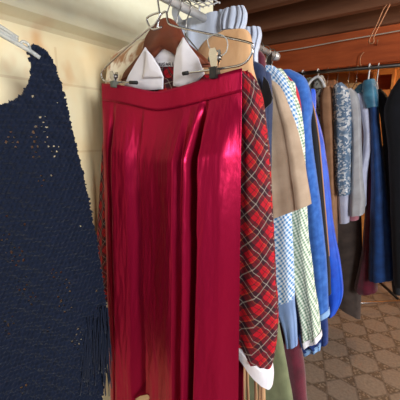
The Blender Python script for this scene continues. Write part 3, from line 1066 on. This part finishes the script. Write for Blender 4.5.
far_hanger(369, 'teal and blue dress', r=0.006)
far('jacket', 'charcoal jacket directly right of the blue velvet dress', 'jacket', 'sleeve',
    [(374, 93, 382, 91), (377, 102, 388, 98), (380, 116, 393, 112), (383, 150, 398, 148), (385, 200, 402, 198), (389, 250, 405, 250), (393, 287, 408, 287)], 'charcoal', 2.40, 0.14, 231)
far_hanger(378, 'charcoal jacket', r=0.003)
far('coat', 'big black coat filling the right edge of the picture', 'coat', 'body',
    [(400, 78, 418, 74), (393, 88, 424, 84), (386, 102, 428, 98), (384, 116, 430, 114), (388, 150, 432, 150), (391, 220, 434, 220), (394, 283, 436, 283)], 'black', 2.22, 0.1, 234, fold=(0.001, 0.006))

# ---- things stored beyond the far rail
shf = struct(box_obj('trim_20', (-2.8, 3.35, 1.83), (2.2, 3.7, 1.86), M['pine'], bevel=0.003))
c1 = at(382, 91, 3.4)
t = thing('wooden_crate', (c1.x, 3.45, 1.86), 'small pale wooden crate on the shelf beyond the blue dress hanger', 'crate')
w = 0.075
for sx in (-1, 1):
    box_obj('side', (c1.x + sx * w - 0.01, 3.4, 1.86), (c1.x + sx * w + 0.01, 3.6, 2.08), M['pine'], t)
box_obj('base', (c1.x - w, 3.4, 1.86), (c1.x + w, 3.6, 1.90), M['pine'], t)
box_obj('back', (c1.x - w, 3.59, 1.86), (c1.x + w, 3.605, 2.06), M['beam'], t)
c2 = at(349, 88, 3.4)
t = box_obj('cardboard_box', (c2.x - 0.09, 3.42, 1.86), (c2.x + 0.1, 3.66, 1.985), M['card'], bevel=0.004)
tag(t, 'low cardboard box on the shelf above the grey cardigan', 'box')
t = box_obj('cardboard_box', (c2.x - 0.33, 3.42, 1.86), (c2.x - 0.14, 3.66, 2.03), M['brown_suede'], bevel=0.004)
tag(t, 'brown cardboard box on the shelf behind the white hangers', 'box')

# ---- cable and loose wires on the ceiling
t = tube_obj('cable', [at(262, 54, 2.6), at(300, 48.5, 2.61), at(340, 41, 2.61), at(375, 35, 2.61), at(420, 27, 2.6)], 0.004, M['cable'], sub=5)
tag(t, 'thin pale cable stretched along the red brown beam', 'cable')
t = tube_obj('bent_wire', pxs([(397, -8), (388, 3), (383, 10), (377, 24), (371, 36), (369, 42), (372, 43.5), (374, 41), (374, 36), (382, 20), (390, 4), (396, -8)], 2.26), 0.004, M['rust_wire'], sub=4)
tag(t, 'rusty bent wire dangling in a long loop from a ceiling joist', 'wire')
t = tube_obj('nail', [at(377, 45, 2.655), at(377.5, 40, 2.60)], 0.004, M['rust_wire'], sub=1)
tag(t, 'short rusty nail in the beam by the cable', 'nail')
t = tube_obj('bent_wire', pxs([(364, 52), (361, 56), (360, 62), (361, 66)], 2.63), 0.0035, M['rust_wire'], sub=4)
tag(t, 'short curled wire on the face of the beam', 'wire')

# ------------------------------------------------------------------ navy crochet poncho on a clear hanger
PO = V((-0.68, 0.38, 0))
PD = V((0.45, 0.89, 0)).normalized()
PN = V((PD.y, -PD.x, 0))


def pp(x, y, off=0.0):
    r = ray(x, y)
    s = ((PO + PN * off - V((0, 0, 0))).dot(PN)) / r.dot(PN)
    return CAM + r * s


def p2(x, y):
    q = pp(x, y)
    return ((q - PO).dot(PD), q.z)


edge = [(27, 50), (33, 44.5), (38, 46), (47, 52), (54, 62), (60, 80), (66, 102), (72, 130), (81, 165), (90, 205), (98, 245), (104, 285), (108, 318), (110, 345), (105, 368), (102, 400), (100, 470),
        (-70, 620), (-70, 108), (-12, 108), (8, 103), (20, 96), (28, 84), (31, 72), (30, 60)]
poly = [p2(x, y) for x, y in edge]


def inside(q):
    c = False
    n = len(poly)
    for i in range(n):
        (xa, ya), (xb, yb) = poly[i], poly[(i + 1) % n]
        if (ya > q[1]) != (yb > q[1]) and q[0] < (xb - xa) * (q[1] - ya) / (yb - ya) + xa:
            c = not c
    return c


pon = thing('poncho', (PO.x, PO.y, 0.9), 'navy blue crocheted poncho with open holes hanging at the left in front of the wall', 'poncho')
bm = bmesh.new()
uvl = bm.loops.layers.uv.new('UVMap')
CS = 0.0019
s0, s1 = min(p[0] for p in poly), max(p[0] for p in poly)
z0, z1 = max(0.72, min(p[1] for p in poly)), max(p[1] for p in poly)
ns, nz = int((s1 - s0) / CS) + 1, int((z1 - z0) / CS) + 1
hr = random.Random(5)
ST = 0.0105                       # stitch pitch
clusters = [p2(x, y) + (w,) for x, y, w in ((40, 135, .018), (36, 150, .016), (41, 180, .012), (12, 140, .012), (62, 288, .02), (66, 300, .02), (57, 272, .014), (14, 255, .02), (22, 285, .018), (5, 235, .012), (78, 335, .018), (34, 300, .014), (8, 330, .014), (46, 330, .012), (22, 392, .012), (52, 150, .01), (5, 320, .016), (45, 120, .012))]
holes = {}
verts = {}


def pv(i, j):
    if (i, j) in verts:
        return verts[(i, j)]
    s, z = s0 + i * CS, z0 + j * CS
    row = math.floor(z / ST)
    wob = 0.25 * noise.noise(V((s * 40, z * 40, 3)))
    a = 2 * math.pi * (wob + s / ST + 0.5 * (row % 2))
    b = 2 * math.pi * z / ST
    st = (0.5 + 0.5 * math.cos(a + 0.9 * math.sin(b))) * (0.5 - 0.5 * math.cos(b))
    rib = 0.5 + 0.5 * math.sin(2 * math.pi * (z * 0.85 + s * 0.52) / 0.033)
    d = 0.0062 * st + 0.004 * rib + 0.005 * noise.noise(V((s * 60, z * 60, 0))) + 0.003 * noise.noise(V((s * 190, z * 190, 5)))
    d += 0.010 * math.sin(s * 26 + 1.5 * z) * min(1, max(0, (1.62 - z) / 0.3)) + 0.012 * noise.noise(V((s * 7, z * 3, 9)))
    p = PO + PD * s + PN * d
    p.z = z
    v = bm.verts.new(p)
    verts[(i, j)] = v
    return v


def is_hole(s, z):
    ci, cj = math.floor(s / ST + 0.5 * (math.floor(z / ST) % 2)), math.floor(z / ST)
    key = (ci, cj)
    if key not in holes:
        cs, cz = (ci + 0.5 - 0.5 * (cj % 2)) * ST, (cj + 0.5) * ST
        pr = 0.014
        for a, b, w in clusters:
            if math.hypot(cs - a, (cz - b) * 0.7) < w:
                pr = 0.8
        holes[key] = (hr.random() < pr, cs, cz, hr.uniform(0.12, 0.26))
    h, cs, cz, rr = holes[key]
    return h and math.hypot(s - cs, (z - cz) * 0.8) < rr * ST


for i in range(ns):
    for j in range(nz):
        s, z = s0 + (i + .5) * CS, z0 + (j + .5) * CS
        ed = 0.004 * noise.noise(V((s * 90, z * 130, 7)))
        if inside((s + ed, z)) and not is_hole(s, z):
            f = bm.faces.new((pv(i, j), pv(i + 1, j), pv(i + 1, j + 1), pv(i, j + 1)))
            for lp in f.loops:
                q = lp.vert.co
                lp[uvl].uv = ((q - PO).dot(PD), q.z)
pm_ = from_bm('crochet', bm, M['yarn'], pon)
md = pm_.modifiers.new('yarn', 'SOLIDIFY')
md.thickness = 0.0035
# shaggy tassels on the lower right corner
bm = bmesh.new()
tr = random.Random(3)
for q in range(80):
    x = 84 + 25 * tr.random()
    y = 305 + 45 * tr.random()
    L = 26 + 26 * tr.random()
    lean = (x - 96) * 0.18 + tr.uniform(-4, 4)
    off = 0.004 + 0.01 * tr.random()
    tube(bm, [pp(x, y, off), pp(x + lean * 0.5, y + L * 0.5, off + 0.006), pp(min(x + lean, 112), y + L, off + 0.004)], 0.0021, sub=3, seg=5, taper=0.5)
fo = from_bm('fringe', bm, M['yarn'], pon)
fo['kind'] = 'stuff'

ph = thing('plastic_hanger', pp(-34, 14), 'clear plastic hanger holding the navy crochet poncho at the upper left', 'hanger')
bm = bmesh.new()
arm = [(-46, 12), (-30, 16), (-10, 27), (4, 35), (18, 43), (30, 50), (40, 57)]
for o1, o2, dz in ((0.004, 0.003, 0),):
    tube(bm, [pp(x, y + 1, 0.006) for x, y in arm], 0.0062, sub=5, seg=10, taper=0.7)
    tube(bm, [pp(x, y - 6.5 + max(0, x) * 0.10, 0.006) for x, y in arm[:5]], 0.0042, sub=5, seg=8)
    tube(bm, [pp(x, y - 2, 0.006) for x, y in arm[:5]], 0.004, sub=5, seg=8)
tube(bm, [pp(-44, 12, 0.006)] + [pp(-46 - q, 12 + 0.5 * q, 0.006) for q in (10, 20, 30, 40)], 0.0062, sub=3, seg=10)
from_bm('arm', bm, M['clear_plastic'], ph)
tube_obj('notch', [pp(13, 35, 0.006), pp(15, 38, 0.006), pp(11, 40, 0.006)], 0.004, M['clear_plastic'], ph, sub=3)
tube_obj('notch', [pp(20, 44, 0.006), pp(23, 41.5, 0.006), pp(28, 44, 0.006), pp(30, 49, 0.006)], 0.003, M['clear_plastic'], ph, sub=3)
pk = pp(-44, 12, 0.006)
tube_obj('hook', [pk, pk + V((0, 0, 0.05)), pk + V((-0.012, -0.012, 0.075)), pk + V((-0.03, 0, 0.085)), pk + V((-0.045, 0, 0.07))], 0.003, M['chrome'], ph, sub=3)
t = tube_obj('wall_peg', [V((WX + 0.01, pk.y, pk.z + 0.066)), V((pk.x + 0.02, pk.y, pk.z + 0.07))], 0.009, M['hanger_wood'], sub=1, seg=12)
tag(t, 'wooden wall peg carrying the clear hanger of the navy poncho', 'peg')

# ------------------------------------------------------------------ light
def area(name, loc, target, size, power, color, sy=None):
    l = bpy.data.lights.new(name, 'AREA')
    l.energy = power
    l.color = color
    l.size = size
    if sy:
        l.shape = 'RECTANGLE'
        l.size_y = sy
    o = bpy.data.objects.new(name, l)
    col.objects.link(o)
    o.location = loc
    o.rotation_euler = (V(target) - V(loc)).to_track_quat('-Z', 'Y').to_euler()
    return o


area('window_daylight', (2.1, -0.45, 1.95), (-0.6, 0.7, 1.5), 0.8, 100, (0.96, 0.98, 1.0), 0.8)
area('doorway_daylight', (3.0, 1.9, 1.6), (-0.3, 1.7, 0.9), 0.9, 58, (1.0, 0.95, 0.9), 1.6)
area('wall_fill', (-0.72, -1.5, 1.75), (-0.88, 0.6, 1.45), 0.4, 7, (0.97, 0.98, 1.0), 0.8)  # added fill grazing the wall behind the poncho, no real window there
pl = bpy.data.lights.new('bulb', 'POINT')
pl.energy = 34
pl.color = (1.0, 0.66, 0.34)
pl.shadow_soft_size = 0.05
po = bpy.data.objects.new('bulb', pl)
col.objects.link(po)
po.location = (0.75, 3.05, 1.95)

pl2 = bpy.data.lights.new('bulb_front', 'POINT')
pl2.energy = 13
pl2.color = (1.0, 0.7, 0.42)
pl2.shadow_soft_size = 0.05
po2 = bpy.data.objects.new('bulb_front', pl2)
col.objects.link(po2)
po2.location = (0.75, 2.1, 2.1)

w = bpy.data.worlds.new('world')
sc.world = w
w.use_nodes = True
w.node_tree.nodes['Background'].inputs[0].default_value = (0.9, 0.95, 1.0, 1)
w.node_tree.nodes['Background'].inputs[1].default_value = 0.16

sc.view_settings.view_transform = 'Standard'
sc.view_settings.look = 'None'
sc.view_settings.gamma = 1
sc.view_settings.use_curve_mapping = False
sc.view_settings.exposure = 0.0
